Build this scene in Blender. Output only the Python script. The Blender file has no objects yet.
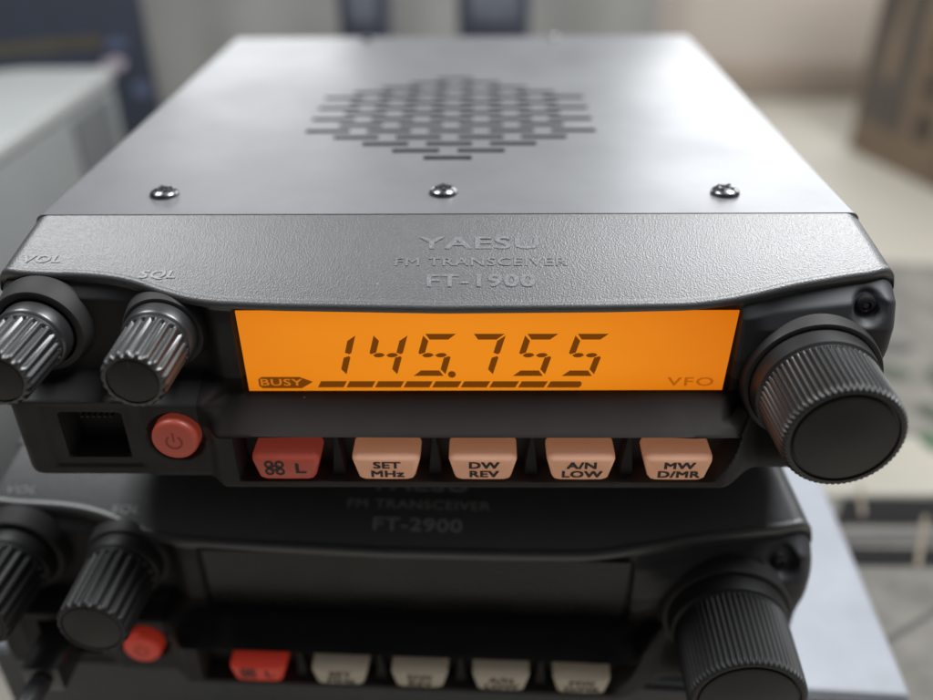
import bpy, bmesh, math, random
from mathutils import Vector, Matrix, noise
MM = 0.001
random.seed(7)
S = bpy.context.scene
COL = S.collection
D = bpy.data

# ------------------------------------------------------------------ materials
def mat(name, color=(.5, .5, .5), rough=.5, metal=0.0, spec=.5, bump=None, var=None, emit=None, emit_strength=1.0,
        coat=0.0, rough_var=None, dust=None):
    """Procedural principled material.  bump=(kind, scale per metre, strength, distance mm); var=(scale, amount)"""
    m = D.materials.new(name); m.use_nodes = True
    nt = m.node_tree; N = nt.nodes; L = nt.links
    b = N['Principled BSDF']
    b.inputs['Base Color'].default_value = (*color, 1)
    b.inputs['Roughness'].default_value = rough
    b.inputs['Metallic'].default_value = metal
    b.inputs['Specular IOR Level'].default_value = spec
    b.inputs['Coat Weight'].default_value = coat
    b.inputs['Coat Roughness'].default_value = .25
    tc = N.new('ShaderNodeTexCoord')
    if var:
        n = N.new('ShaderNodeTexNoise'); n.inputs['Scale'].default_value = var[0]; n.inputs['Detail'].default_value = 5
        n.inputs['Roughness'].default_value = .65
        L.new(tc.outputs['Object'], n.inputs['Vector'])
        mr = N.new('ShaderNodeMapRange'); mr.inputs[1].default_value = .25; mr.inputs[2].default_value = .75
        mr.inputs[3].default_value = 1 - var[1]; mr.inputs[4].default_value = 1 + var[1]
        L.new(n.outputs['Fac'], mr.inputs[0])
        mx = N.new('ShaderNodeMix'); mx.data_type = 'RGBA'; mx.blend_type = 'MULTIPLY'; mx.inputs['Factor'].default_value = 1
        mx.inputs['A'].default_value = (*color, 1)
        L.new(mr.outputs[0], mx.inputs['B']); L.new(mx.outputs['Result'], b.inputs['Base Color'])
    if rough_var:
        n = N.new('ShaderNodeTexNoise'); n.inputs['Scale'].default_value = rough_var[0]; n.inputs['Detail'].default_value = 6
        L.new(tc.outputs['Object'], n.inputs['Vector'])
        mr = N.new('ShaderNodeMapRange'); mr.inputs[1].default_value = .3; mr.inputs[2].default_value = .7
        mr.inputs[3].default_value = max(.02, rough - rough_var[1]); mr.inputs[4].default_value = rough + rough_var[1]
        L.new(n.outputs['Fac'], mr.inputs[0]); L.new(mr.outputs[0], b.inputs['Roughness'])
    if dust:                                            # sparse specks of dust: (cells per metre, largest radius in cells)
        v = N.new('ShaderNodeTexVoronoi'); v.inputs['Scale'].default_value = dust[0]
        L.new(tc.outputs['Object'], v.inputs['Vector'])
        sv = N.new('ShaderNodeSeparateColor'); L.new(v.outputs['Color'], sv.inputs[0])
        rad = N.new('ShaderNodeMath'); rad.operation = 'POWER'; rad.inputs[1].default_value = 5; L.new(sv.outputs[0], rad.inputs[0])
        rs = N.new('ShaderNodeMath'); rs.operation = 'MULTIPLY'; rs.inputs[1].default_value = dust[1]; L.new(rad.outputs[0], rs.inputs[0])
        lt = N.new('ShaderNodeMath'); lt.operation = 'LESS_THAN'; L.new(v.outputs['Distance'], lt.inputs[0]); L.new(rs.outputs[0], lt.inputs[1])
        am = N.new('ShaderNodeMath'); am.operation = 'MULTIPLY'; am.inputs[1].default_value = .55; L.new(lt.outputs[0], am.inputs[0])
        md = N.new('ShaderNodeMix'); md.data_type = 'RGBA'; md.inputs['B'].default_value = (.36, .35, .33, 1)
        if b.inputs['Base Color'].is_linked: L.new(b.inputs['Base Color'].links[0].from_socket, md.inputs['A'])
        else: md.inputs['A'].default_value = (*color, 1)
        L.new(am.outputs[0], md.inputs['Factor']); L.new(md.outputs['Result'], b.inputs['Base Color'])
    if bump:
        kind, sc, st, dist = bump
        if kind == 'leather':
            n0 = N.new('ShaderNodeTexNoise'); n0.inputs['Scale'].default_value = sc * .6; n0.inputs['Detail'].default_value = 2
            L.new(tc.outputs['Object'], n0.inputs['Vector'])
            ad = N.new('ShaderNodeVectorMath'); ad.operation = 'MULTIPLY_ADD'
            ad.inputs[1].default_value = (.6 / sc,) * 3
            L.new(n0.outputs['Color'], ad.inputs[0]); L.new(tc.outputs['Object'], ad.inputs[2])
            v = N.new('ShaderNodeTexVoronoi'); v.feature = 'SMOOTH_F1'; v.inputs['Scale'].default_value = sc
            v.inputs['Smoothness'].default_value = .5
            L.new(ad.outputs[0], v.inputs['Vector'])
            n2 = N.new('ShaderNodeTexNoise'); n2.inputs['Scale'].default_value = sc * 1.7; n2.inputs['Detail'].default_value = 3
            L.new(tc.outputs['Object'], n2.inputs['Vector'])
            ma = N.new('ShaderNodeMath'); ma.operation = 'MULTIPLY_ADD'; ma.inputs[1].default_value = .7
            L.new(n2.outputs['Fac'], ma.inputs[0]); L.new(v.outputs['Distance'], ma.inputs[2])
            src = ma.outputs[0]
        else:
            n = N.new('ShaderNodeTexNoise'); n.inputs['Scale'].default_value = sc; n.inputs['Detail'].default_value = 4
            L.new(tc.outputs['Object'], n.inputs['Vector']); src = n.outputs['Fac']
        bp = N.new('ShaderNodeBump'); bp.inputs['Strength'].default_value = st; bp.inputs['Distance'].default_value = dist * MM
        L.new(src, bp.inputs['Height']); L.new(bp.outputs['Normal'], b.inputs['Normal'])
    if emit:
        b.inputs['Emission Color'].default_value = (*emit, 1)
        b.inputs['Emission Strength'].default_value = emit_strength
    return m

def lit_display_mat():
    """back-lit LCD: lamp glow slightly uneven across the light guide"""
    m = mat('amber_backlight', (.05, .015, .003), .4, spec=.15)
    nt = m.node_tree; N = nt.nodes; L = nt.links; b = N['Principled BSDF']
    tc = N.new('ShaderNodeTexCoord')
    mp = N.new('ShaderNodeMapping'); mp.inputs['Scale'].default_value = (12, 12, 30)
    n = N.new('ShaderNodeTexNoise'); n.inputs['Scale'].default_value = 1.6; n.inputs['Detail'].default_value = 2
    L.new(tc.outputs['Object'], mp.inputs[0]); L.new(mp.outputs[0], n.inputs['Vector'])
    sx = N.new('ShaderNodeSeparateXYZ'); L.new(tc.outputs['Object'], sx.inputs[0])
    # light guide: brightest left of the middle, weaker towards the rim
    dx = N.new('ShaderNodeMath'); dx.operation = 'MULTIPLY_ADD'; dx.inputs[1].default_value = 1 / .062; dx.inputs[2].default_value = -.02
    L.new(sx.outputs['X'], dx.inputs[0])
    dz = N.new('ShaderNodeMath'); dz.operation = 'MULTIPLY_ADD'; dz.inputs[1].default_value = 1 / .0135; dz.inputs[2].default_value = -.0298 / .0135
    L.new(sx.outputs['Z'], dz.inputs[0])
    def p4(n, pw):
        q = N.new('ShaderNodeMath'); q.operation = 'ABSOLUTE'; L.new(n.outputs[0], q.inputs[0])
        r = N.new('ShaderNodeMath'); r.operation = 'POWER'; r.inputs[1].default_value = pw; L.new(q.outputs[0], r.inputs[0]); return r
    sm = N.new('ShaderNodeMath'); sm.operation = 'ADD'; L.new(p4(dx, 2.2).outputs[0], sm.inputs[0]); L.new(p4(dz, 3.0).outputs[0], sm.inputs[1])
    fall = N.new('ShaderNodeMapRange'); fall.inputs[1].default_value = 0; fall.inputs[2].default_value = 1.3
    fall.inputs[3].default_value = .82; fall.inputs[4].default_value = -.05
    L.new(sm.outputs[0], fall.inputs[0])
    ad = N.new('ShaderNodeMath'); ad.operation = 'MULTIPLY_ADD'; ad.inputs[1].default_value = .35
    L.new(n.outputs['Fac'], ad.inputs[0]); L.new(fall.outputs[0], ad.inputs[2])
    cr = N.new('ShaderNodeValToRGB')
    cr.color_ramp.elements[0].position = .25; cr.color_ramp.elements[0].color = (.60, .132, .003, 1)
    cr.color_ramp.elements[1].position = 1.0; cr.color_ramp.elements[1].color = (.82, .252, .009, 1)
    L.new(ad.outputs[0], cr.inputs[0]); L.new(cr.outputs[0], b.inputs['Emission Color'])
    b.inputs['Emission Strength'].default_value = 1.0
    return m

M = {}
M['plastic'] = mat('textured_black_plastic', (.038, .0385, .041), .44, spec=1.0, bump=('leather', 3300, .6, .065), var=(300, .15), dust=(260, .06))
M['plastic_face'] = mat('black_plastic_face', (.024, .0225, .0228), .58, spec=.28, bump=('noise', 2500, .15, .05), rough_var=(150, .1), dust=(300, .06))
M['knob'] = mat('black_knob_plastic', (.017, .017, .018), .33, spec=.8, bump=('noise', 2500, .05, .02))
M['plastic_flank'] = mat('smooth_black_plastic_flank', (.026, .0265, .030), .55, spec=.4, bump=('noise', 2500, .12, .05))
M['plastic_ledge'] = mat('shaded_ledge_plastic', (.016, .0135, .013), .60, spec=.12, bump=('noise', 2500, .12, .05), rough_var=(120, .06), dust=(260, .06))  # ledge under the display: shade below the lip put into the colour
M['knob_shaded'] = mat('shaded_black_knob_plastic', (.012, .012, .0125), .5, spec=.35, bump=('noise', 2500, .05, .02))  # lower radio's knobs and dial: weaker light put into a darker copy
M['knob_dial'] = mat('black_dial_plastic', (.013, .0128, .013), .40, spec=.5, bump=('noise', 2500, .05, .02))
M['knob_face'] = mat('knob_face_plastic', (.017, .016, .016), .55, spec=.4, bump=('leather', 2600, .4, .08), dust=(500, .08))
M['lid'] = mat('grey_painted_steel', (.20, .203, .21), .38, metal=.5, spec=.6, bump=('noise', 3000, .22, .05), var=(60, .10), rough_var=(38, .035), dust=(200, .045))
M['chassis'] = mat('black_cast_aluminium', (.04, .04, .043), .5, metal=.5, bump=('noise', 1500, .3, .08))
M['inner'] = mat('dark_inner_plate', (.012, .012, .013), .8)
M['screw'] = mat('dark_plated_screw', (.16, .16, .17), .26, metal=1.0, rough_var=(900, .1))
M['screw_black'] = mat('black_screw', (.03, .03, .035), .35, metal=.6)
M['print'] = mat('pale_grey_print', (.27, .27, .275), .6, var=(2500, .35))
M['print_dim'] = mat('worn_grey_print', (.135, .135, .14), .5, var=(2800, .6), bump=('leather', 3100, .5, .06))
M['lcd'] = lit_display_mat()
M['lcd_off'] = mat('unlit_display_glass', (.012, .0118, .0118), .3, spec=.3, rough_var=(60, .08))
M['print_low'] = mat('grey_print', (.28, .28, .285), .6, var=(2500, .3))
M['segment'] = mat('dark_lcd_segment', (.02, .006, .001), .5, spec=.05, emit=(.155, .042, .0022))
M['segment_faint'] = mat('faint_lcd_segment', (.05, .015, .003), .5, spec=.05, emit=(.42, .10, .003))
M['badge_text'] = mat('amber_lcd_letter', (.10, .035, .006), .4, emit=(.55, .15, .005))
M['key_lit'] = mat('peach_backlit_key', (.52, .33, .245), .45, emit=(.42, .17, .085), emit_strength=.46, bump=('noise', 3000, .1, .04), var=(200, .08))
M['key_red_lit'] = mat('red_backlit_key', (.22, .045, .030), .45, emit=(.30, .042, .025), emit_strength=.40, var=(200, .1))
M['key'] = mat('cream_key', (.46, .41, .34), .45, emit=(.6, .5, .36), emit_strength=.06, var=(200, .08))  # unlit keys of the lower radio; faint glow added to brighten them
M['key_red'] = mat('red_key', (.55, .05, .03), .4, emit=(.6, .04, .02), emit_strength=.22, var=(200, .1))  # unlit red keys of the lower radio, brightened by an added glow
M['key_text'] = mat('dark_key_print', (.018, .008, .006), .5)
M['power_mark'] = mat('dark_red_power_mark', (.12, .02, .014), .5, emit=(.15, .014, .008), emit_strength=.4)
M['cable'] = mat('black_cable_rubber', (.055, .056, .058), .42, bump=('noise', 900, .2, .1))
M['plug'] = mat('dark_plug_plastic', (.035, .035, .036), .25, spec=.7)
M['silver'] = mat('silver_painted_metal', (.27, .285, .315), .55, metal=.1, bump=('noise', 1600, .3, .08), var=(60, .12))
M['silver_dark'] = mat('dark_grey_front_plate', (.06, .063, .068), .5, bump=('noise', 1500, .2, .06), var=(300, .2))
M['led'] = mat('small_clear_lens', (.35, .36, .38), .2)
M['table'] = mat('cream_painted_sill', (.37, .345, .295), .5, var=(9, .07), bump=('noise', 120, .15, .3))
M['wall'] = mat('warm_beige_plaster', (.50, .445, .395), .85, var=(5, .08), bump=('noise', 300, .3, .3))
M['skirting'] = mat('taupe_skirting_paint', (.34, .28, .23), .6, var=(8, .08))
M['curtain'] = mat('grey_curtain_cloth', (.27, .27, .262), .9, var=(14, .12), bump=('noise', 1500, .4, .2))
M['white_metal'] = mat('off_white_steel', (.29, .30, .295), .45, var=(12, .06), bump=('noise', 900, .1, .06))
M['grey_side'] = mat('pale_grey_side_steel', (.17, .18, .178), .55, var=(12, .08))
M['dark_vent'] = mat('grey_vent_plastic', (.085, .09, .092), .6)
M['navy'] = mat('navy_card', (.018, .024, .040), .6, var=(18, .25))
M['gold'] = mat('dull_gold_print', (.065, .055, .036), .5, var=(40, .3))
M['pink'] = mat('pale_pink_print', (.36, .31, .36), .6, var=(60, .3))
M['blue_print'] = mat('steel_blue_print', (.07, .09, .15), .6)
M['navy_plastic'] = mat('navy_plastic', (.034, .039, .058), .4, var=(30, .2))
M['navy_label'] = mat('grey_blue_label', (.11, .12, .15), .6, var=(50, .4))
M['kraft'] = mat('brown_kraft_card', (.225, .165, .115), .8, var=(25, .12), bump=('noise', 700, .2, .15))
M['carton_print'] = mat('dark_carton_ink', (.105, .088, .075), .75, var=(40, .25))
M['carton_glyph'] = mat('black_carton_ink', (.05, .042, .038), .75)
M['paper'] = mat('taupe_printed_paper', (.15, .142, .124), .8, var=(45, .45))
M['paper_cream'] = mat('cream_printed_paper', (.33, .31, .26), .7, var=(18, .08))
M['paper_black'] = mat('black_printed_band', (.014, .0135, .0135), .85, spec=.15)
M['paper_grey'] = mat('grey_printed_band', (.10, .095, .09), .85, spec=.2)
M['paper_tan'] = mat('tan_printed_strip', (.20, .165, .125), .8)
M['leaf'] = mat('green_leaf_print', (.06, .10, .055), .7, var=(90, .4))
M['leaf_dark'] = mat('dark_green_leaf_print', (.06, .07, .048), .7, var=(90, .4))

# ------------------------------------------------------------------ helpers
def tag(o, label, cat, group=None, kind=None):
    o['label'] = label; o['category'] = cat
    if group: o['group'] = group
    if kind: o['kind'] = kind
    return o

def thing(name, label, cat, loc=(0, 0, 0), rz=0.0, group=None):
    o = D.objects.new(name, None); COL.objects.link(o)
    o.location = Vector(loc) * MM; o.rotation_euler = (0, 0, rz); o.empty_display_size = .01
    return tag(o, label, cat, group)

def link(name, me, m, parent=None, smooth=None):
    o = D.objects.new(name, me); COL.objects.link(o)
    if m is not None:
        me.materials.clear(); me.materials.append(m)
    if parent: o.parent = parent
    if smooth is not None:
        me.shade_auto = None if False else None
    return o

def finish(bm, smooth_angle=35):
    """mm bmesh -> metre mesh with smooth faces and sharp edges above an angle"""
    bmesh.ops.recalc_face_normals(bm, faces=bm.faces)
    for f in bm.faces: f.smooth = True
    a = math.radians(smooth_angle)
    for e in bm.edges:
        e.smooth = not (len(e.link_faces) == 2 and e.calc_face_angle(0) > a)
    bmesh.ops.scale(bm, vec=(MM, MM, MM), verts=bm.verts)
    me = D.meshes.new('mesh'); bm.to_mesh(me); bm.free()
    return me

def obj(name, bm, m, parent=None, smooth_angle=35):
    me = finish(bm, smooth_angle); me.name = name
    o = D.objects.new(name, me); COL.objects.link(o); me.materials.append(m)
    if parent: o.parent = parent
    return o

def box(bm, x0, x1, y0, y1, z0, z1, bevel=0.0, seg=2):
    vs = [bm.verts.new((x, y, z)) for x in (x0, x1) for y in (y0, y1) for z in (z0, z1)]
    q = [(0, 1, 3, 2), (4, 6, 7, 5), (0, 4, 5, 1), (2, 3, 7, 6), (0, 2, 6, 4), (1, 5, 7, 3)]
    fs = [bm.faces.new([vs[i] for i in f]) for f in q]
    if bevel:
        es = list({e for f in fs for e in f.edges})
        bmesh.ops.bevel(bm, geom=es, offset=bevel, segments=seg, profile=.5, affect='EDGES')
    return bm

def BM(): return bmesh.new()

def lathe(bm, prof, seg=64, ribs=0, cx=0, cz=0, cap_end=True, phase=0):
    """profile [(y, r, rib_depth)] turned about the local -Y axis at (cx, cz)"""
    n = ribs * 8 if ribs else seg
    rings = []
    for (y, r, d) in prof:
        ring = []
        for k in range(n):
            a = 2 * math.pi * k / n + phase
            rr = r
            if ribs and d:
                t = (k % 8) / 8
                w = (0, .0, .25, .8, 1, 1, .8, .25)[k % 8]
                rr = r - d * w
            ring.append(bm.verts.new((cx + rr * math.cos(a), y, cz + rr * math.sin(a))))
        rings.append(ring)
    for a, b in zip(rings, rings[1:]):
        for k in range(n):
            bm.faces.new((a[k], a[(k + 1) % n], b[(k + 1) % n], b[k]))
    if cap_end: bm.faces.new(rings[-1])
    return bm

def poly_prism(bm, pts, y0, y1, axis='y'):
    """extrude polygon (x,z) between y0 and y1"""
    a = [bm.verts.new((x, y0, z)) for x, z in pts]; b = [bm.verts.new((x, y1, z)) for x, z in pts]
    n = len(pts)
    bm.faces.new(a); bm.faces.new(b[::-1])
    for k in range(n): bm.faces.new((a[k], b[k], b[(k + 1) % n], a[(k + 1) % n]))
    return bm

def tube(bm, pts, r, seg=14, caps=True):
    """smooth tube through points (Catmull-Rom)"""
    P = [Vector(p) for p in pts]; path = []
    for i in range(len(P) - 1):
        p0 = P[max(i - 1, 0)]; p1 = P[i]; p2 = P[i + 1]; p3 = P[min(i + 2, len(P) - 1)]
        for k in range(10):
            t = k / 10
            path.append(.5 * ((2 * p1) + (-p0 + p2) * t + (2 * p0 - 5 * p1 + 4 * p2 - p3) * t * t + (-p0 + 3 * p1 - 3 * p2 + p3) * t ** 3))
    path.append(P[-1])
    rings = []; up = Vector((0, 0, 1))
    for i, p in enumerate(path):
        t = (path[min(i + 1, len(path) - 1)] - path[max(i - 1, 0)]).normalized()
        s = t.cross(up)
        if s.length < 1e-3: s = Vector((1, 0, 0))
        s.normalize(); u = s.cross(t)
        rings.append([bm.verts.new(p + r * (math.cos(2 * math.pi * k / seg) * s + math.sin(2 * math.pi * k / seg) * u)) for k in range(seg)])
    for a, b in zip(rings, rings[1:]):
        for k in range(seg): bm.faces.new((a[k], a[(k + 1) % seg], b[(k + 1) % seg], b[k]))
    if caps: bm.faces.new(rings[0]); bm.faces.new(rings[-1][::-1])
    return bm

def text_bm(bm, s, height, origin, right, up, sx=1.0, bold=0.0, shear=0.0, spacing=1.0, align='CENTER', thick=.012):
    """append letters to bm: cap height in mm, laid in the plane of right/up"""
    cu = D.curves.new('t', 'FONT'); cu.body = s; cu.align_x = align; cu.align_y = 'CENTER'
    cu.size = 1; cu.space_character = spacing; cu.shear = shear; cu.resolution_u = 3
    o = D.objects.new('t', cu); COL.objects.link(o)
    dg = bpy.context.evaluated_depsgraph_get()
    me = D.meshes.new_from_object(o.evaluated_get(dg))
    D.objects.remove(o); D.curves.remove(cu)
    k = height / .70
    R = Vector(right).normalized(); U = Vector(up).normalized(); Nn = R.cross(U); O = Vector(origin)
    offs = [(0, 0)] if not bold else [(-bold, -bold * .6), (bold, -bold * .6), (-bold, bold * .6), (bold, bold * .6), (0, 0)]
    for i, (ox, oy) in enumerate(offs):                 # heavier strokes: a few slightly shifted layers
        vs = [bm.verts.new(O + R * (v.co.x * k * sx + ox * k) + U * (v.co.y + oy) * k + Nn * (thick + .006 * i)) for v in me.vertices]
        for p in me.polygons:
            try: bm.faces.new([vs[j] for j in p.vertices])
            except ValueError: pass
    D.meshes.remove(me)
    return bm

def flat_obj(name, bm, m, parent):
    """letters and printed marks: flat faces, keep their own winding"""
    bmesh.ops.scale(bm, vec=(MM, MM, MM), verts=bm.verts)
    me = D.meshes.new(name); bm.to_mesh(me); bm.free(); me.materials.append(m)
    o = D.objects.new(name, me); COL.objects.link(o); o.parent = parent
    return o

def lerp_table(tab, x):
    if x <= tab[0][0]: return tab[0][1]
    for (a, va), (b, vb) in zip(tab, tab[1:]):
        if x <= b:
            t = (x - a) / (b - a); t = t * t * (3 - 2 * t) if len(tab[0]) > 2 else t
            return va + (vb - va) * t
    return tab[-1][1]

def sst(a, b, x):
    t = max(0, min(1, (x - a) / (b - a))); return t * t * (3 - 2 * t)

# ------------------------------------------------------------------ front panel (moulded bezel)
BROW = [(-84.5, 11.5), (-81, 10.2), (-75, 9.8), (-68, 9.7), (-62, 9.2), (-57, 8.2), (-52, 6.5), (-47, 5.2), (-42, 4.5), (-30, 4.0), (0, 3.5),
        (30, 3.7), (45, 4.0), (52, 4.8), (58, 6.0), (64, 7.4), (70, 8.4), (75, 9.2), (80, 9.8), (84.5, 11.5)]
SLOPE = .58
def brow(x):
    # smoothed table
    return sum(lerp_table(BROW, x + d) for d in (-2, -1, 0, 1, 2)) / 5

SKEYS = (-39.4, 57.0, 5.2, 15.3)      # key recess x0 x1 z0 z1
def face_y(x, z):
    """depth of the front face at (x, z): small is nearer the viewer"""
    side = 8.2 - 1.0 * sst(30, 20, z)
    left = side + (0.0 - side) * sst(23.2, 20.8, z)            # microphone block
    left2 = side + (-.5 - side) * sst(24, 20, z)               # round power key area
    lz = left + (left2 - left) * sst(-59.5, -57.5, x)
    # centre: window frame, ledge, key bar
    cen = 4.3 + (2.6 - 4.3) * sst(20.2, 19.5, z)
    cen += 1.8 * sst(-39.0, -38.3, x) * sst(55.1, 54.4, x) * sst(19.6, 20.0, z)
    cen += (-4.0 - 2.6) * max(0, min(1, (19.5 - z) / 3.7)) if z < 19.5 else 0
    w = sst(-46.5, -41.5, x) if z > 19 else sst(-45.5 - (19 - z) * .1, -42.5, x)
    y = lz + (cen - lz) * w
    # right: falls back to the dial side
    r = side + (2.5 - side) * sst(14, 5, z)
    r += (4.4 - r) * max(0, min(1, (43.5 - z) / 9.5)) * sst(18, 30, z)
    cut = 57.5 if z < 17 else 54.8 + (z - 20.5) * .05
    if z < 20.4: wr = sst(cut - 4 + (z - 4) * .1, cut + 5, x)
    else: wr = sst(cut, cut + 5.5, x)
    y = y + (r - y) * wr
    # key recess
    x0, x1, z0, z1 = SKEYS
    xr = x1 - max(0, (14.6 - z)) * .62
    m = sst(x0 - .25, x0 + .25, x) * sst(xr + .9, xr - .9, x) * sst(z0 - .25, z0 + .25, z) * sst(z1 + .25, z1 - .25, z)
    y = y + (1.0 - y) * m
    # microphone socket opening
    m = sst(-74.2, -73.7, x) * sst(-62.3, -62.8, x) * sst(7.6, 8.1, z) * sst(18.2, 17.7, z)
    y += 7.0 * m
    # shallow rim round the socket
    m2 = sst(-77.6, -77.0, x) * sst(-59.6, -60.2, x) * sst(5.2, 5.8, z) * sst(20.3, 19.7, z)
    y += .4 * m2 * (1 - m)
    # power key well
    d = math.hypot(x + 52.0, (z - 13.1))
    y += 1.8 * sst(5.7, 5.1, d)
    # corner screw wells
    for sx, sz in ((78.2, 37.6), (-77.0, 8.2)):
        if sz > 20:
            d = math.hypot(x - sx, z - sz); y += 1.9 * sst(3.3, 2.1, d)
    return y

def front_panel_bm():
    bm = BM()
    xs = []
    x = -84.5
    while x <= 84.501:
        xs.append(x); x += .5
    NT, NL = 40, 8
    cols = []
    for x in xs:
        ax = abs(x)
        rc = 4.0
        drop = rc - math.sqrt(max(0, rc * rc - max(0, ax - (84.5 - rc)) ** 2)) if ax > 84.5 - rc else 0
        yb = brow(x)
        zt = lambda y: 49.9 - SLOPE * (22 - y) - drop + .35 * math.sin(math.pi * min(1, max(0, (22 - y) / 20)))
        sec = [(22.0, zt(22) - 1.5), (22.0, zt(22) - .2), (21.85, zt(21.85))]
        for k in range(1, NT + 1):
            y = 21.85 + (yb + 1.0 - 21.85) * k / NT
            sec.append((y, zt(y)))
        ye, ze = yb + 1.0, zt(yb + 1.0)
        # lip: rounded nose then underside back to the face
        for k in range(1, NL + 1):
            a = k / NL * math.radians(120)
            sec.append((ye - 1.15 * math.sin(a), ze - 1.15 * (1 - math.cos(a))))
        zl = sec[-1][1]
        side_t = sst(-46, -60, x) + sst(54, 66, x)
        zl2 = zl - .6
        sec.append((max(sec[-1][0] + .3, min(face_y(x, zl2), sec[-1][0] + 3.5) - .2), zl2))
        # face rows
        zb = 2.6 + drop * .9
        NF = 120
        rb = 1.8
        for k in range(1, NF + 1):
            z = zl2 - .15 + (zb - zl2 + .15) * k / NF
            y = face_y(x, z)
            edge = max(0, ax - 81) / 3.5
            y += 4.0 * edge ** 3                                # soften the outer corner
            bot = max(0, zb + rb - z)
            y += rb - math.sqrt(max(0, rb * rb - bot * bot)) if bot > 0 else 0
            if z > zl2 - 2.5:                                   # blend out from under the lip
                t = (zl2 - z) / 2.5; y = max(y, yb + 1.2) if False else y + (1 - t) * max(0, (sec[NT + NL + 3][0]) - y)
            sec.append((y, z))
        sec.append((8, zb - .9)); sec.append((22, zb - .9))
        flare = lambda y: 1 - (1 - 80.6 / 84.5) * max(0, min(1, (y - 10.5) / 11.2))
        cols.append([bm.verts.new((x * flare(y), y, z)) for y, z in sec])
    for a, b in zip(cols, cols[1:]):
        for k in range(len(a) - 1):
            bm.faces.new((a[k], a[k + 1], b[k + 1], b[k]))
    for c in (cols[0], cols[-1]):                               # side walls
        bm.faces.new(c)
    # flat side wall flare at the seam already closed by the end caps
    return bm

PANEL_MESH = None
# ------------------------------------------------------------------ LCD segments
def seg_polys(code, w=6.3, h=9.3, t=1.25, g=.17):
    """seven segment glyph as list of polygons in (u, v), 0..w, 0..h"""
    P = {}
    m = h / 2
    P['a'] = [(g + .15, h), (w - g - .1, h), (w - t - g, h - t), (t + g, h - t)]
    P['d'] = [(t + g, t), (w - t - g, t), (w - g - .1, 0), (g + .1, 0)]
    P['f'] = [(0, h - g - .2), (t, h - t - g - .1), (t, m + .55), (.35, m + .2), (0, m + .5)]
    P['e'] = [(0, m - .5), (.35, m - .2), (t, m - .55), (t, t + g + .1), (0, g + .2)]
    P['b'] = [(w, h - g - .2), (w, m + .5), (w - .35, m + .2), (w - t, m + .55), (w - t, h - t - g - .1)]
    P['c'] = [(w, m - .5), (w, g + .2), (w - t, t + g + .1), (w - t, m - .55), (w - .35, m - .2)]
    def lens(u0, u1):
        c = (u0 + u1) / 2
        return [(u0, m), (u0 + .55, m + .42), (c, m + .5), (u1 - .55, m + .42), (u1, m), (u1 - .55, m - .42), (c, m - .5), (u0 + .55, m - .42)]
    out = []
    for s in code:
        if s == 'g': out += [lens(.75, w / 2 - .1), lens(w / 2 + .1, w - .75)]
        else: out.append(P[s])
    return out

DIGITS = {'1': 'bc', '4': 'fgbc', '5': 'afgcd', '7': 'abc'}
LCD_Y = 3.9
def lcd_poly(bm, pts, y):
    vs = [bm.verts.new((x, y, z)) for x, z in pts]
    f = bm.faces.new(vs); f.normal_update()
    if f.normal.y > 0: f.normal_flip()

# ------------------------------------------------------------------ the radio
KEYS = [(-30.2, None), (-11.0, ('SET', 'MHz')), (7.5, ('DW', 'REV')), (26.2, ('A/N', 'LOW')), (44.6, ('MW', 'D/MR'))]

def key_bm(cx, w=1.0):
    """tapered key: sloped upper face, flat lower face"""
    bm = BM()
    rows = [(12.3, -.6, 5.35), (13.0, -1.7, 5.45), (12.95, -2.4, 5.7), (11.4, -4.72, 6.45), (10.7, -5.0, 6.5), (6.9, -5.0, 5.5), (6.25, -4.6, 5.15), (5.95, -3.2, 5.1)]
    rings = []
    for z, y, hw in rows:
        r = 1.15
        ring = [(cx - hw, 1.2), (cx - hw, y + r), (cx - hw + .27 * r, y + .27 * r), (cx - hw + r, y), (cx, y - .06),
                (cx + hw - r, y), (cx + hw - .27 * r, y + .27 * r), (cx + hw, y + r), (cx + hw, 1.2)]
        rings.append([bm.verts.new((x, yy, z)) for x, yy in ring])
    for a, b in zip(rings, rings[1:]):
        for k in range(len(a) - 1): bm.faces.new((a[k], a[k + 1], b[k + 1], b[k]))
    bm.faces.new(rings[0]); bm.faces.new(rings[-1])
    return bm

def ring_poly(bm, cx, cz, r0, r1, y, a0=0, a1=2 * math.pi, n=24):
    pr = None
    for k in range(n + 1):
        a = a0 + (a1 - a0) * k / n
        c, s = math.cos(a), math.sin(a)
        p = (bm.verts.new((cx + r0 * c, y, cz + r0 * s)), bm.verts.new((cx + r1 * c, y, cz + r1 * s)))
        if pr: bm.faces.new((pr[0], p[0], p[1], pr[1]))
        pr = p

def knob(root, name, cx, cz, r, y_front, ribs, m, base_r, y_base=4.5, phase=0):
    bm = BM()
    L = y_base - y_front
    rr = r
    prof = [(y_base, base_r, 0), (1.6, base_r, 0), (1.2, base_r - .2, 0), (.9, base_r - .55, 0), (.4, base_r - .6, 0),
            (.1, rr + .35, .0), (-.3, rr + .3, .55), (y_front + 1.0, rr, .55), (y_front + .35, rr - .25, .35), (y_front, rr - .75, .0),
            (y_front, rr - 1.2, 0), (y_front + .35, rr - 1.35, 0)]
    lathe(bm, prof, ribs=ribs, cx=cx, cz=cz, phase=phase)
    k = obj(name, bm, m, root, 40)
    bm = BM()
    lathe(bm, [(y_front + .5, rr - 1.5, 0), (y_front + .15, rr - 1.5, 0), (y_front + .05, rr - 1.7, 0)], seg=48, cx=cx, cz=cz)
    obj('knob_face', bm, M['knob_face'], k, 40)
    bm = BM()
    box(bm, cx - .25, cx + .25, y_front - .08, y_front + .3, cz + rr - 2.9, cz + rr - 1.5, .05)
    obj('pointer_ridge', bm, M['knob_face'], k)
    return k

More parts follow.
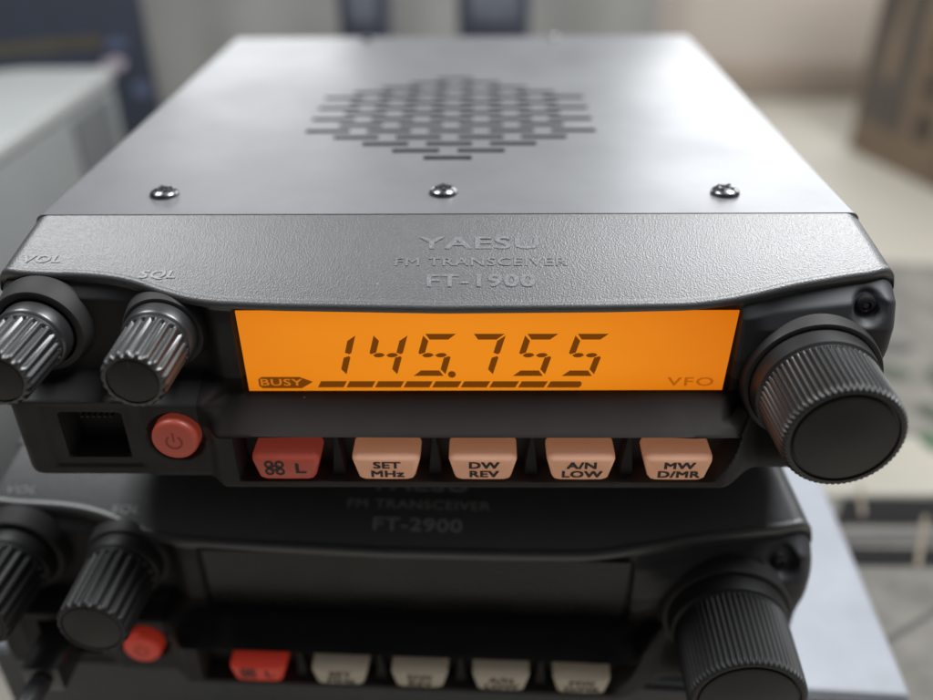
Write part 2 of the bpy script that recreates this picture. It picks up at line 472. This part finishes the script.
def boss_bm(cx, cz, r, y0, y1, wall=1.4):
    bm = BM()
    lathe(bm, [(y0, r + .8, 0), (y1 + .7, r + .1, 0), (y1 + .15, r - .15, 0), (y1, r - .5, 0), (y1, r - wall, 0), (y1 + 2.5, r - wall - .1, 0)], seg=72, cx=cx, cz=cz, cap_end=False)
    return bm

def vent_slots():
    rows = [1, 2, 3, 4, 5, 4, 5, 4, 5, 4, 5, 4, 3, 2, 1]
    for i, n in enumerate(rows):
        y = 54.2 + 4.95 * i
        for k in range(n):
            yield -.4 + (k - (n - 1) / 2) * 15.0, y

def lid_bm():
    """folded steel lid with real slots: the top sheet is a quad grid with cells left out, then given thickness"""
    bm = BM()
    slots = list(vent_slots())
    SW, SH = 10.9, 2.6
    W, Z, r = 79.7, 50.0, 1.8
    Y0, Y1 = 21.9, 181.5
    xs = {-W + r, W - r}; ys = {Y0, Y1}
    for x, y in slots:
        xs |= {round(x - SW / 2, 3), round(x + SW / 2, 3)}; ys |= {round(y - SH / 2, 3), round(y + SH / 2, 3)}
    xs = sorted(xs); ys = sorted(ys)
    V = {}
    def v(x, y, z=Z):
        key = (round(x, 3), round(y, 3), round(z, 3))
        if key not in V: V[key] = bm.verts.new((x, y, z))
        return V[key]
    def hole(cx, cy):
        return any(abs(cx - x) < SW / 2 and abs(cy - y) < SH / 2 for x, y in slots)
    for a, b in zip(xs, xs[1:]):
        for c, d in zip(ys, ys[1:]):
            if not hole((a + b) / 2, (c + d) / 2):
                bm.faces.new((v(a, c), v(b, c), v(b, d), v(a, d)))
    for sgn in (-1, 1):                                     # folded sides
        prof = [(sgn * (W - r), Z)]
        for k in range(1, 7):
            a = k / 6 * math.pi / 2
            prof.append((sgn * (W - r + r * math.sin(a)), Z - r + r * math.cos(a)))
        prof.append((sgn * W, 20.0))
        for (xa, za), (xb, zb) in zip(prof, prof[1:]):
            for c, d in zip(ys, ys[1:]):
                bm.faces.new((v(xa, c, za), v(xb, c, zb), v(xb, d, zb), v(xa, d, za)))
    for c, d in zip(xs, xs[1:]):                            # folded rear lip
        bm.faces.new((v(c, Y1), v(d, Y1), v(d, Y1 + .9, Z - .5), v(c, Y1 + .9, Z - .5)))
        bm.faces.new((v(c, Y1 + .9, Z - .5), v(d, Y1 + .9, Z - .5), v(d, Y1 + 1.1, Z - 5), v(c, Y1 + 1.1, Z - 5)))
    bmesh.ops.recalc_face_normals(bm, faces=bm.faces)
    top = [f for f in bm.faces if abs(f.normal.z) > .9]
    if top and top[0].normal.z < 0: bmesh.ops.reverse_faces(bm, faces=bm.faces)
    bmesh.ops.solidify(bm, geom=bm.faces[:], thickness=.55)
    return bm

def screw(root, x, y, z, m, rot=0.0, name='lid_screw', r=2.9, dome=1.5):
    """pan-head cross screw standing on a flat top"""
    bm = BM()
    n = 32; rings = []
    prof = [(r, 0), (r, .35), (r * .97, .6), (r * .85, .95), (r * .62, 1.3), (r * .4, dome)]
    for rr, h in prof:
        rings.append([bm.verts.new((x + rr * math.cos(2 * math.pi * k / n), y + rr * math.sin(2 * math.pi * k / n), z + h)) for k in range(n)])
    for a, b in zip(rings, rings[1:]):
        for k in range(n): bm.faces.new((a[k], a[(k + 1) % n], b[(k + 1) % n], b[k]))
    c = bm.verts.new((x, y, z + dome - .5))
    for k in range(n): bm.faces.new((rings[-1][k], rings[-1][(k + 1) % n], c))
    s = obj(name, bm, m, root, 50)
    bm = BM()
    for a in (rot, rot + math.pi / 2):
        R = Matrix.Rotation(a, 4, 'Z')
        b2 = BM(); box(b2, -r * .6, r * .6, -.32, .32, dome - .55, dome + .03)
        bmesh.ops.transform(b2, matrix=Matrix.Translation((x, y, z)) @ R, verts=b2.verts)
        me = D.meshes.new('t'); b2.to_mesh(me); b2.free(); bm.from_mesh(me); D.meshes.remove(me)
    obj('cross_recess', bm, M['inner'], s)
    return s

XMAP = [(-84.5, -95), (-74.3, -83), (-50.8, -57), (-37.8, -41.5), (-30, -30), (54, 54), (69.6, 76.5), (84.5, 95)]
def wide_x(x):
    for (a, va), (b, vb) in zip(XMAP, XMAP[1:]):
        if x <= b or b == 84.5: return va + (vb - va) * (x - a) / (b - a)
def tall_z(z): return z if z < 36 else 36 + (z - 36) * 1.3

def make_radio(label, lit, loc, rz):
    """the lower radio is the same design on a wider, taller body"""
    fx = (lambda x: x) if lit else wide_x
    HI = 50.0 if lit else tall_z(50.0)
    before = set(D.objects)
    root = build_radio(label, lit, loc, rz, fx)
    if not lit:                                            # stretch the body parts of the wide model
        for o in set(D.objects) - before:
            base = o.name.split('.')[0]
            if base in ('front_panel', 'lid', 'chassis', 'heat_sink', 'display', 'speaker_grille_backing'):
                o.data = o.data.copy()
                for v in o.data.vertices:
                    v.co.x = wide_x(v.co.x / MM) * MM; v.co.z = tall_z(v.co.z / MM) * MM if base != 'display' else v.co.z
            elif base in ('maker_lettering', 'type_lettering', 'model_lettering', 'volume_lettering', 'squelch_lettering', 'lid_screw', 'cross_recess'):
                zs = [v.co.z for v in o.data.vertices]; xs_ = [v.co.x for v in o.data.vertices]
                cx = (min(xs_) + max(xs_)) / 2 / MM
                for v in o.data.vertices:
                    v.co.x += (wide_x(cx) - cx) * MM; v.co.z = tall_z(v.co.z / MM) * MM
    return root

def build_radio(label, lit, loc, rz, fx):
    global PANEL_MESH
    root = thing('radio_transceiver', label, 'radio transceiver', loc, rz, 'stacked radio transceivers')
    # chassis with cooling fins
    bm = BM(); box(bm, -76.5, 76.5, 21.5, 176, 1.2, 46.0, .6)
    ch = obj('chassis', bm, M['chassis'], root)
    bm = BM()
    for k in range(19):
        x = -74 + k * 8.2
        box(bm, x - .9, x + .9, 183.5, 190, 6, 47.6, .3, 1)
    box(bm, -76, 76, 175.9, 183.4, 4, 43.5, .5)
    obj('heat_sink', bm, M['lid'], root)
    if lit:
        for x in (-62, 62):
            for y in (34, 165):
                bm = BM(); lathe(bm, [(-8.6, 6.0, 0), (.5, 6.0, 0), (1.1, 5.5, 0)], seg=32)
                bmesh.ops.rotate(bm, cent=(0, 0, 0), matrix=Matrix.Rotation(-math.pi / 2, 3, 'X'), verts=bm.verts)
                bmesh.ops.translate(bm, vec=(x, y, 0), verts=bm.verts)
                obj('rubber_foot', bm, M['inner'], root)
    # lid
    lid = obj('lid', lid_bm(), M['lid'], root, 40)
    bm = BM(); box(bm, -44, 44, 48, 130, 46.1, 46.3); obj('speaker_grille_backing', bm, M['inner'], lid)
    for (x, y, a) in ((-57.4, 32.1, .5), (-.5, 32.6, .1), (56.3, 32.0, .9)):
        screw(root, x, y, 50.0, M['screw'], a)
    screw(root, 32.0, 177.5, 50.0, M['screw'], .3, r=1.9, dome=1.1)
    screw(root, -32.5, 177.5, 50.0, M['screw_black'], .3, r=1.7, dome=.8)
    # front panel
    if PANEL_MESH is None:
        PANEL_MESH = finish(front_panel_bm(), 50); PANEL_MESH.name = 'front_panel'; PANEL_MESH.materials.append(M['plastic'])
        PANEL_MESH.materials.append(M['plastic_face']); PANEL_MESH.materials.append(M['plastic_flank']); PANEL_MESH.materials.append(M['plastic_ledge'])
        nq = 3 + 40 + 8 + 1 + 120 + 2 - 1                  # quads per column of the moulding
        for p in PANEL_MESH.polygons:
            c = p.center; row = p.index % nq
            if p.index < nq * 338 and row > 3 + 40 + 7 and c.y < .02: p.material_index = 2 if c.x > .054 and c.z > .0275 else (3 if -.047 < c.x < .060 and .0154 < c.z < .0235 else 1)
    fp = D.objects.new('front_panel', PANEL_MESH); COL.objects.link(fp); fp.parent = root
    # printed lettering lies along the sloping top of the panel
    up = Vector((0, 1, SLOPE)).normalized()
    def on_top(y): return 49.9 - SLOPE * (22 - y) + .35 * math.sin(math.pi * min(1, max(0, (22 - y) / 20))) + .10
    br = M['print_dim'] if lit else M['print_low']
    for s, h, x, y, sx, b, nm in (('YAESU', 2.7, 7.0, 15.6, 1.9, .035, 'maker_lettering'), ('FM TRANSCEIVER', 1.75, 7.0, 11.9, 1.55, .016, 'type_lettering'),
                                  ('FT-1900' if lit else 'FT-2900', 2.6, 7.0, 8.3, 1.5, .04, 'model_lettering')):
        bm = BM(); text_bm(bm, s, h, (x, y, on_top(y)), (1, 0, 0), up, sx, b, spacing=1.08)
        flat_obj(nm, bm, br, fp)
    bm = BM(); text_bm(bm, 'VOL', 1.6, (-75.8, 12.6, on_top(12.6)), (1, 0, 0), up, 1.6, .04, shear=.25, spacing=1.1)
    flat_obj('volume_lettering', bm, M['print'], fp)
    bm = BM(); text_bm(bm, 'SQL', 1.6, (-53.2, 9.6, on_top(9.6)), (1, 0, 0), up, 1.6, .04, shear=.25, spacing=1.1)
    flat_obj('squelch_lettering', bm, M['print'], fp)
    # display
    bm = BM()
    x0, x1, z0, z1 = -37.8, 54.0, 20.75, 38.3
    poly_prism(bm, [(x0 + .1, z0), (x1 - .7, z0 + .3), (x1, z1), (x0 - .1, z1)], LCD_Y, LCD_Y + .35)
    disp = obj('display', bm, M['lcd'] if lit else M['lcd_off'], root)
    disp.location = Vector((-.065, 1.4, -.95)) * MM; disp.scale = (1.0088, 1, 1.0088)
    if not lit: disp['label'] = 'unlit dark display'
    else: disp['label'] = 'amber lit display reading 145.755'
    if lit:
        ys = LCD_Y - .06
        sh = .27
        for ch_, u0 in (('1', -24.9), ('4', -15.2), ('5', -6.0), ('7', 3.0), ('5', 12.9), ('5', 22.2)):
            bm = BM()
            for p in seg_polys(DIGITS[ch_]):
                lcd_poly(bm, [(u0 + u + sh * v, 24.25 + v) for u, v in p], ys)
            flat_obj('digit', bm, M['segment'], disp)
        bm = BM(); lcd_poly(bm, [(1.6 + .75 * math.cos(a * math.pi / 10), 24.6 + .75 * math.sin(a * math.pi / 10)) for a in range(20)], ys)
        flat_obj('decimal_point', bm, M['segment'], disp)
        for k in range(9):
            u = -24.3 + 5.5 * k
            w = 5.0 if k < 8 else 6.6
            z0, z1 = 21.6, 23.05
            pts = [(u, z0), (u + w, z0), (u + w + .75, z1), (u + .75, z1)]
            if k == 8: pts = [(u, z0), (u + w - .5, z0), (u + w, z0 + .35), (u + w + .1, z1 - .35), (u + w - .2, z1), (u + .75, z1)]
            bm = BM(); lcd_poly(bm, pts, ys); flat_obj('signal_bar', bm, M['segment'], disp)
        bm = BM(); lcd_poly(bm, [(-35.0, 21.4), (-27.4, 21.4), (-25.1, 22.9), (-27.6, 24.0), (-34.9, 24.0), (-35.6, 23.5), (-35.6, 21.9)], ys)
        bd = flat_obj('busy_badge', bm, M['segment'], disp)
        bm = BM(); text_bm(bm, 'BUSY', 1.5, (-31.3, ys - .04, 22.72), (1, 0, 0), (0, 0, 1), 1.6, .02, spacing=1.05)
        flat_obj('badge_lettering', bm, M['badge_text'], bd)
        bm = BM(); text_bm(bm, 'VFO', 1.9, (47.1, ys, 22.9), (1, 0, 0), (0, 0, 1), 1.6, .025, spacing=1.15)
        flat_obj('mode_lettering', bm, M['segment_faint'], disp)
    # keys
    for i, (cx, t) in enumerate(KEYS):
        k = obj('key', key_bm(cx), (M['key_red_lit'] if lit else M['key_red']) if t is None else (M['key_lit'] if lit else M['key']), root, 50)
        bm = BM()
        yy = -5.10
        if t is None:
            k['label'] = 'red key'
            for dx in (-1, 1):
                for dz in (-1, 1):
                    ring_poly(bm, cx - 2.2 + dx * 1.0, 9.2 + dz * .85, .42, .95, yy, n=14)
            for dd in (-.45, .45):
                lcd_poly(bm, [(cx - 3.1, 9.2 + dd - .2), (cx - 1.3, 9.2 + dd - .2), (cx - 1.3, 9.2 + dd + .2), (cx - 3.1, 9.2 + dd + .2)], yy - .03)
                lcd_poly(bm, [(cx - 2.2 + dd - .2, 8.2), (cx - 2.2 + dd + .2, 8.2), (cx - 2.2 + dd + .2, 10.2), (cx - 2.2 + dd - .2, 10.2)], yy - .05)
            text_bm(bm, 'L', 2.3, (cx + 2.7, yy, 9.0), (1, 0, 0), (0, 0, 1), 1.35, .04)
        else:
            text_bm(bm, t[0], 1.5, (cx + .15, yy, 9.85), (1, 0, 0), (0, 0, 1), 1.5, .06, spacing=1.06)
            text_bm(bm, t[1], 1.5, (cx + .15, yy, 7.75), (1, 0, 0), (0, 0, 1), 1.5, .06, spacing=1.06)
        flat_obj('key_lettering', bm, M['key_text'], k)
    # wedges between the keys
    for cx in (-20.6, -1.8, 16.9, 35.4):
        bm = BM()
        poly_prism(bm, [(cx - 1.3, 5.0), (cx + 1.3, 5.0), (cx + .25, 14.7), (cx - .25, 14.7)], -2.2, 1.5)
        obj('key_divider', bm, M['inner'], root)
    # power key
    bm = BM()
    lathe(bm, [(2, 4.5, 0), (-1.0, 4.5, 0), (-1.5, 4.35, 0), (-1.85, 3.9, 0), (-1.95, 3.2, 0)], seg=48, cx=fx(-52.0), cz=13.1 if lit else 12.0)
    pk = obj('power_key', bm, M['key_red_lit'] if lit else M['key_red'], root, 50)
    bm = BM()
    ring_poly(bm, fx(-52.0), 12.9 if lit else 11.8, 1.25, 1.7, -2.03, math.radians(125), math.radians(415))
    lcd_poly(bm, [(fx(-52.0) + a, b) for a, b in ((-.2, 13.0 - 1.1 * (not lit)), (.2, 13.0 - 1.1 * (not lit)), (.2, 15.1 - 1.1 * (not lit)), (-.2, 15.1 - 1.1 * (not lit)))], -2.03)
    flat_obj('power_symbol', bm, M['power_mark'], pk)
    # knobs
    vx, sx_, dx_ = (-75.8, -52.4, 69.6) if lit else (-84.8, -59.4, 76.5)
    kz, lf, kr, km = (33.6, -11.6, 5.8, M['knob']) if lit else (34.6, -15.0, 7.6, M['knob_shaded'])
    obj('knob_collar', boss_bm(vx, kz, kr + 2.8, 9.5, 4.6), M['plastic_face'], root, 40)
    obj('knob_collar', boss_bm(sx_, kz - .5, kr + 1.8, 9.5, 4.8), M['plastic_face'], root, 40)
    knob(root, 'volume_knob', vx, kz, kr, lf, 21, km, kr + .9)
    knob(root, 'squelch_knob', sx_, kz - .3, kr, lf, 21, km, kr + .9, phase=.05)
    dz, df = (23.6, -14.6) if lit else (25.0, -19.5)
    R0_ = 10.8 if lit else 12.0
    obj('dial_collar', boss_bm(dx_, dz, R0_ + 2.2, 9.5, 2.4, 1.0), M['plastic_face'], root, 40)
    bm = BM()
    R0 = 10.8 if lit else 12.0
    lathe(bm, [(6, R0 + 1.1, 0), (1.6, R0 + 1.0, 0), (-1.2, R0 + .75, 0), (-1.6, R0 + .25, 0), (-1.9, R0 + .35, .0), (-2.3, R0 + .4, .5), (df + 1.8, R0, .5), (df + .8, R0 - .1, .45),
               (df + .2, R0 - .5, .2), (df, R0 - .9, 0), (df, R0 - 1.5, 0), (df + .4, R0 - 1.7, 0), (df + .5, R0 - 2.0, 0)], ribs=64, cx=dx_, cz=dz)
    dl = obj('tuning_dial', bm, M['knob_dial'] if lit else km, root, 40)
    bm = BM()
    lathe(bm, [(df + .8, R0 - 2.05, 0), (df + .1, R0 - 2.1, 0), (df - .1, R0 - 2.35, 0)], seg=72, cx=dx_, cz=dz)
    obj('dial_face', bm, M['knob_face'], dl, 40)
    # corner screw in its well
    bm = BM()
    lathe(bm, [(12, 1.9, 0), (7.4, 1.9, 0), (7.0, 1.5, 0), (6.9, .9, 0), (7.4, .5, 0)], seg=24, cx=fx(78.2), cz=37.6)
    obj('corner_screw', bm, M['screw_black'], root, 40)
    # microphone socket lining with contacts
    bm = BM(); box(bm, -73.6, -62.9, 6.4, 8.6, 8.2, 17.6)
    sk = obj('microphone_socket', bm, M['inner'], root)
    bm = BM()
    for k in range(6): box(bm, -71.2 + k * 1.15, -70.8 + k * 1.15, 2.5, 6.3, 15.6, 15.9)
    obj('contact_pins', bm, M['chassis'], sk)
    return root

make_radio('upper black radio transceiver with lit amber display, resting on the unlit one', True, (0, 0, 0), 0)
make_radio('lower black radio transceiver with dark unlit display, lying on the silver box', False, (-14.4, 1.5, -63.2), math.radians(-2.1))

# ------------------------------------------------------------------ microphone cable of the lower radio
t = thing('microphone_cable', 'black cable plugged into the lower radio under its volume knob', 'cable', (-92.0, -1.0, -50.2))
bm = BM(); tube(bm, [(0, -7, 0), (-1.2, -14, -.2), (-4.5, -24, -3), (-12, -38, -12), (-24, -52, -34), (-38, -60, -62), (-62, -62, -71.0), (-110, -50, -71.0)], 2.5)
obj('cable_sheath', bm, M['cable'], t, 60)
bm = BM(); box(bm, -4.4, 4.4, -6.5, 6, -4.2, 3.6, .9); obj('plug', bm, M['plug'], t)

# ------------------------------------------------------------------ silver box under the radios
t = thing('silver_box', 'flat silver metal box lying beneath the lower radio', 'metal box', (6, 5, -110), math.radians(-3.4))
bm = BM(); box(bm, -125, 104.0, 1.2, 215, 3, 46.0, 1.6, 3); obj('case', bm, M['silver'], t)
bm = BM(); box(bm, -124, 103.2, 0, 1.15, 4, 44.8, .5); fr = obj('front_plate', bm, M['silver_dark'], t)
for x, z in ((80.5, 39.4), (86, 41.2), (91.5, 36)):
    bm = BM(); lathe(bm, [(0, .7, 0), (-.5, .7, 0), (-.8, .4, 0)], seg=16, cx=x, cz=z); obj('indicator_lens', bm, M['led'], fr)
for x in (-100, -40, 30, 92):
    for y in (18, 195):
        bm = BM()
        box(bm, x - 5, x + 5, y - 5, y + 5, 0, 3.2, .8); obj('rubber_foot', bm, M['inner'], t)

# ------------------------------------------------------------------ setting
def struct(name, bm, m):
    o = obj(name, bm, m); o['kind'] = 'structure'; return o
bm = BM(); box(bm, -1500, 1500, -500, 690, -150, -110.0); struct('table', bm, M['table'])
bm = BM(); box(bm, -1500, 1500, 690, 730, -160, 45); struct('wall', bm, M['wall'])
bm = BM(); box(bm, 30, 1500, 681, 689.9, -109.9, -76, 2); tag(obj('skirting_board', bm, M['skirting']), 'taupe skirting board along the foot of the beige wall', 'skirting board')

# curtain with folds, in front of the left half of the wall
bm = BM(); prev = None
n = 260
for k in range(n + 1):
    x = -900 + 1060 * k / n
    fold = 13 * math.sin(x / 31 + 1.1 * math.sin(x / 83)) + 3 * math.sin(x / 12.3 + 2)
    colv = [bm.verts.new((x, 655 + fold * (1 + .0008 * (z + 110)), z)) for z in (-108, -70, -40, -10, 20, 48)]
    if prev:
        for a in range(5): bm.faces.new((prev[a], colv[a], colv[a + 1], prev[a + 1]))
    prev = colv
tag(obj('curtain', bm, M['curtain'], None, 60), 'grey curtain hanging in loose folds behind the radios', 'curtain')

# white equipment case at left
t = thing('equipment_case', 'off-white steel case with pale grey sides standing left of the radios', 'equipment case', (-180, 60, -110))
bm = BM(); box(bm, -240, 0, 0, 250, 6, 112, 1.5); obj('body', bm, M['grey_side'], t)
bm = BM(); box(bm, -242, 1.5, -1, 251, 112.1, 120, 3.2, 4); obj('top_cover', bm, M['white_metal'], t)
bm = BM(); box(bm, .1, 1.0, 195, 238, 20, 108, .3); obj('side_panel', bm, M['dark_vent'], t)
for x in (-225, -15):
    for y in (20, 230):
        bm = BM(); box(bm, x - 8, x + 8, y - 8, y + 8, 0, 6.1, 1); obj('rubber_foot', bm, M['inner'], t)

# navy carton behind the case
t = thing('navy_carton', 'navy blue carton with a dull gold band behind the off-white case', 'carton', (-166, 332, -110), math.radians(23))
bm = BM(); box(bm, -190, 0, 0, 80, 0, 215, 1.2)
cv = obj('box_body', bm, M['navy'], t)
bm = BM(); box(bm, -180, -22, -.25, -.1, 127, 133); obj('gold_band', bm, M['gold'], cv)
def blot(w, h, seed, n=14):
    random.seed(seed); return [((w * (.75 + .3 * random.random())) * math.cos(2 * math.pi * k / n), (h * (.7 + .35 * random.random())) * math.sin(2 * math.pi * k / n)) for k in range(n)]
for cx, cz, w, h, mm, sd in ((-19, 118, 7, 4, 'pink', 1), (-16, 128, 6, 3.5, 'blue_print', 2), (-8, 104, 5, 5, 'blue_print', 3)):
    bm = BM(); poly_prism(bm, [(cx + a, cz + b) for a, b in blot(w, h, sd)], -.35, -.1); obj('printed_mark', bm, M[mm], cv)

# two navy containers standing behind the radios
def container(cx, cy, w, d, label):
    t = thing('navy_container', label, 'container', (cx, cy, -110), 0, 'navy containers behind the radios')
    bm = BM(); box(bm, -w / 2, w / 2, -d / 2, d / 2, 0, 158, 5, 3); b = obj('body', bm, M['navy_plastic'], t)
    bm = BM(); box(bm, -w / 2 + 7, w / 2 - 6, -d / 2 - .5, -d / 2 - .1, 122, 150, .15); obj('printed_panel', bm, M['navy_label'], b)
    bm = BM(); box(bm, -w / 2 + 4, w / 2 - 4, -d / 2 + 4, d / 2 - 4, 158.1, 170, 3, 3); obj('cap', bm, M['navy_plastic'], t)
container(-63, 418, 30, 30, 'narrower navy container behind the radios, left of the pair')
container(14.5, 420, 43, 34, 'wider navy container behind the radios, right of the pair')

# brown carton at right
ang = math.atan2(448.6 - 540.3, 324.2 - 297.0)
t = thing('brown_carton', 'brown cardboard carton with dark printing standing at the right', 'carton', (297, 540, -110), ang)
bm = BM(); box(bm, 0, 260, 0, 190, 0, 215, 1.0); cb = obj('box_body', bm, M['kraft'], t)
bm = BM(); poly_prism(bm, [(3, 26), (50, 26), (50, 205), (3, 205)], -.3, -.1); pp = obj('printed_panel', bm, M['carton_print'], cb)
bm = BM(); poly_prism(bm, [(20, 62), (29, 58), (34, 76), (31, 100), (36, 140), (28, 150), (25, 110), (19, 84)], -.5, -.32); obj('printed_emblem', bm, M['kraft'], pp)
for k, z in enumerate((28, 56, 82, 108, 134, 160)):
    bm = BM()
    for a, b, c, d in ((0, 16, 0, 4), (0, 4, 0, 18), (6, 10, 5, 18), (0, 16, 14, 18), (12, 16, 4, 12))[: 5 - k % 2]:
        box(bm, 64 + a, 64 + b, -.4 - .02 * a, -.1, z + c, z + d)
    obj('printed_character', bm, M['carton_glyph'], cb)
bm = BM(); poly_prism(bm, [(92, 4), (94, 4), (94, 210), (92, 210)], -.3, -.1); obj('printed_line', bm, M['carton_print'], cb)

# printed sheet on the sill at right
t = thing('printed_sheet', 'taupe printed sheet with black bands and green leaves lying right of the silver box', 'printed sheet', (0, 0, -109.6))
def sheet_poly(name, pts, m, z, parent):
    bm = BM()
    a = [bm.verts.new((x, y, z)) for x, y in pts]; b = [bm.verts.new((x, y, z - .25)) for x, y in pts]
    bm.faces.new(a); bm.faces.new(b[::-1])
    for k in range(len(pts)): bm.faces.new((a[k], b[k], b[(k + 1) % len(pts)], a[(k + 1) % len(pts)]))
    return obj(name, bm, m, parent)
sh = sheet_poly('paper', [(112, 20), (330, 5), (345, 318), (150, 345)], M['paper'], 0, t)
sheet_poly('cream_panel', [(130, 124), (300, 128), (300, 172), (168, 160), (150, 205), (132, 200)], M['paper_cream'], .35, sh)
sheet_poly('black_band', [(138, 108), (300, 108), (300, 122.5), (146, 122.5)], M['paper_black'], .7, sh)
sheet_poly('grey_band', [(134, 98.5), (300, 98.5), (300, 104), (134, 104)], M['paper_grey'], .7, sh)
sheet_poly('black_band', [(132, 87.5), (300, 86), (300, 95), (134, 96)], M['paper_black'], .7, sh)
sheet_poly('tan_strip', [(149, 112), (151, 113), (156, 129), (154, 129)], M['paper_tan'], 1.05, sh)
sheet_poly('tan_strip', [(158, 86), (160, 86), (174, 112), (172, 112)], M['paper_tan'], 1.05, sh)
sheet_poly('diagonal_line', [(130, 52), (131.2, 51), (200, 92), (199, 93)], M['paper_grey'], .7, sh)  # thin grey diagonal line across the sheet
for (cx, cy, w, h, mm, sd) in ((196, 158, 6, 9, 'leaf', 5), (200, 212, 9, 8, 'leaf_dark', 6), (212, 236, 11, 7, 'paper_grey', 7), (186, 190, 8, 6, 'paper_grey', 8),
                               (205, 180, 6, 8, 'leaf_dark', 9), (206, 258, 9, 8, 'paper_grey', 10), (222, 205, 8, 12, 'leaf_dark', 12)):
    sheet_poly('printed_leaf', [(cx + a, cy + b) for a, b in blot(w, h, sd)], M[mm], .7, sh)

# ------------------------------------------------------------------ light
w = D.worlds.new('World'); S.world = w; w.use_nodes = True
nt = w.node_tree; N = nt.nodes; L = nt.links
bg = N['Background']
tc = N.new('ShaderNodeTexCoord'); sp = N.new('ShaderNodeSeparateXYZ'); L.new(tc.outputs['Generated'], sp.inputs[0])
a = N.new('ShaderNodeMath'); a.operation = 'MULTIPLY_ADD'; a.inputs[1].default_value = .55; a.inputs[2].default_value = .0
L.new(sp.outputs['Z'], a.inputs[0])
b = N.new('ShaderNodeMath'); b.operation = 'MULTIPLY_ADD'; b.inputs[1].default_value = .45
c = N.new('ShaderNodeMath'); c.operation = 'MULTIPLY_ADD'; c.inputs[1].default_value = .16
L.new(sp.outputs['X'], c.inputs[0]); L.new(a.outputs[0], c.inputs[2])
L.new(sp.outputs['Y'], b.inputs[0]); L.new(c.outputs[0], b.inputs[2])
cr = N.new('ShaderNodeValToRGB'); L.new(b.outputs[0], cr.inputs[0])
cr.color_ramp.elements[0].position = .0; cr.color_ramp.elements[0].color = (.12, .119, .119, 1)
cr.color_ramp.elements[1].position = .7; cr.color_ramp.elements[1].color = (.62, .64, .68, 1)
L.new(cr.outputs[0], bg.inputs['Color']); bg.inputs['Strength'].default_value = .5

def area(name, loc, target, sx, sy, radiance, color=(1, 1, 1)):
    l = D.lights.new(name, 'AREA'); l.shape = 'RECTANGLE'; l.size = sx * MM; l.size_y = sy * MM
    l.energy = radiance * math.pi * sx * sy * MM * MM; l.color = color
    o = D.objects.new(name, l); COL.objects.link(o); o.location = Vector(loc) * MM
    o.rotation_euler = (Vector(target) - Vector(loc)).to_track_quat('-Z', 'Y').to_euler()
    return o
area('window_light_right', (440, 640, 270), (60, 90, 40), 620, 420, 4.0, (.96, .98, 1.0))
area('window_light_left', (-225, 640, 150), (-60, 100, 40), 240, 170, 3.1, (.98, .99, 1.0))
area('window_light_upper_left', (-350, 110, 600), (-60, 10, 30), 240, 230, 22, (.98, 1.0, 1.0))
area('window_light_upper_right', (320, 110, 600), (70, 10, 30), 300, 240, 33, (.97, .985, 1.0))

# ------------------------------------------------------------------ camera
cam = D.cameras.new('camera'); co = D.objects.new('camera', cam); COL.objects.link(co); S.camera = co
F = 867.3; P_, Y_, R_ = math.radians(31.431), math.radians(1.169), math.radians(.612)
cz, sz = math.cos(Y_), math.sin(Y_)
rot = Matrix(((cz, -sz, 0), (sz, cz, 0), (0, 0, 1)))
right = rot @ Vector((1, 0, 0)); fwd = rot @ Vector((0, math.cos(P_), -math.sin(P_))); down = rot @ Vector((0, -math.sin(P_), -math.cos(P_)))
r2 = math.cos(R_) * right + math.sin(R_) * down; d2 = -math.sin(R_) * right + math.cos(R_) * down
m = Matrix((r2, -d2, -fwd)).transposed().to_4x4(); m.translation = Vector((7.254, -134.416, 114.726)) * MM
co.matrix_world = m
cam.sensor_width = 36; cam.lens = F / 933 * 36
cam.clip_start = .005; cam.clip_end = 50
cam.dof.use_dof = True; cam.dof.focus_distance = .161; cam.dof.aperture_fstop = cam.lens / 5.6; cam.dof.aperture_blades = 0

S.view_settings.view_transform = 'Standard'; S.view_settings.look = 'None'
S.view_settings.exposure = 0; S.view_settings.gamma = 1
S.render.resolution_x = 1024; S.render.resolution_y = 768
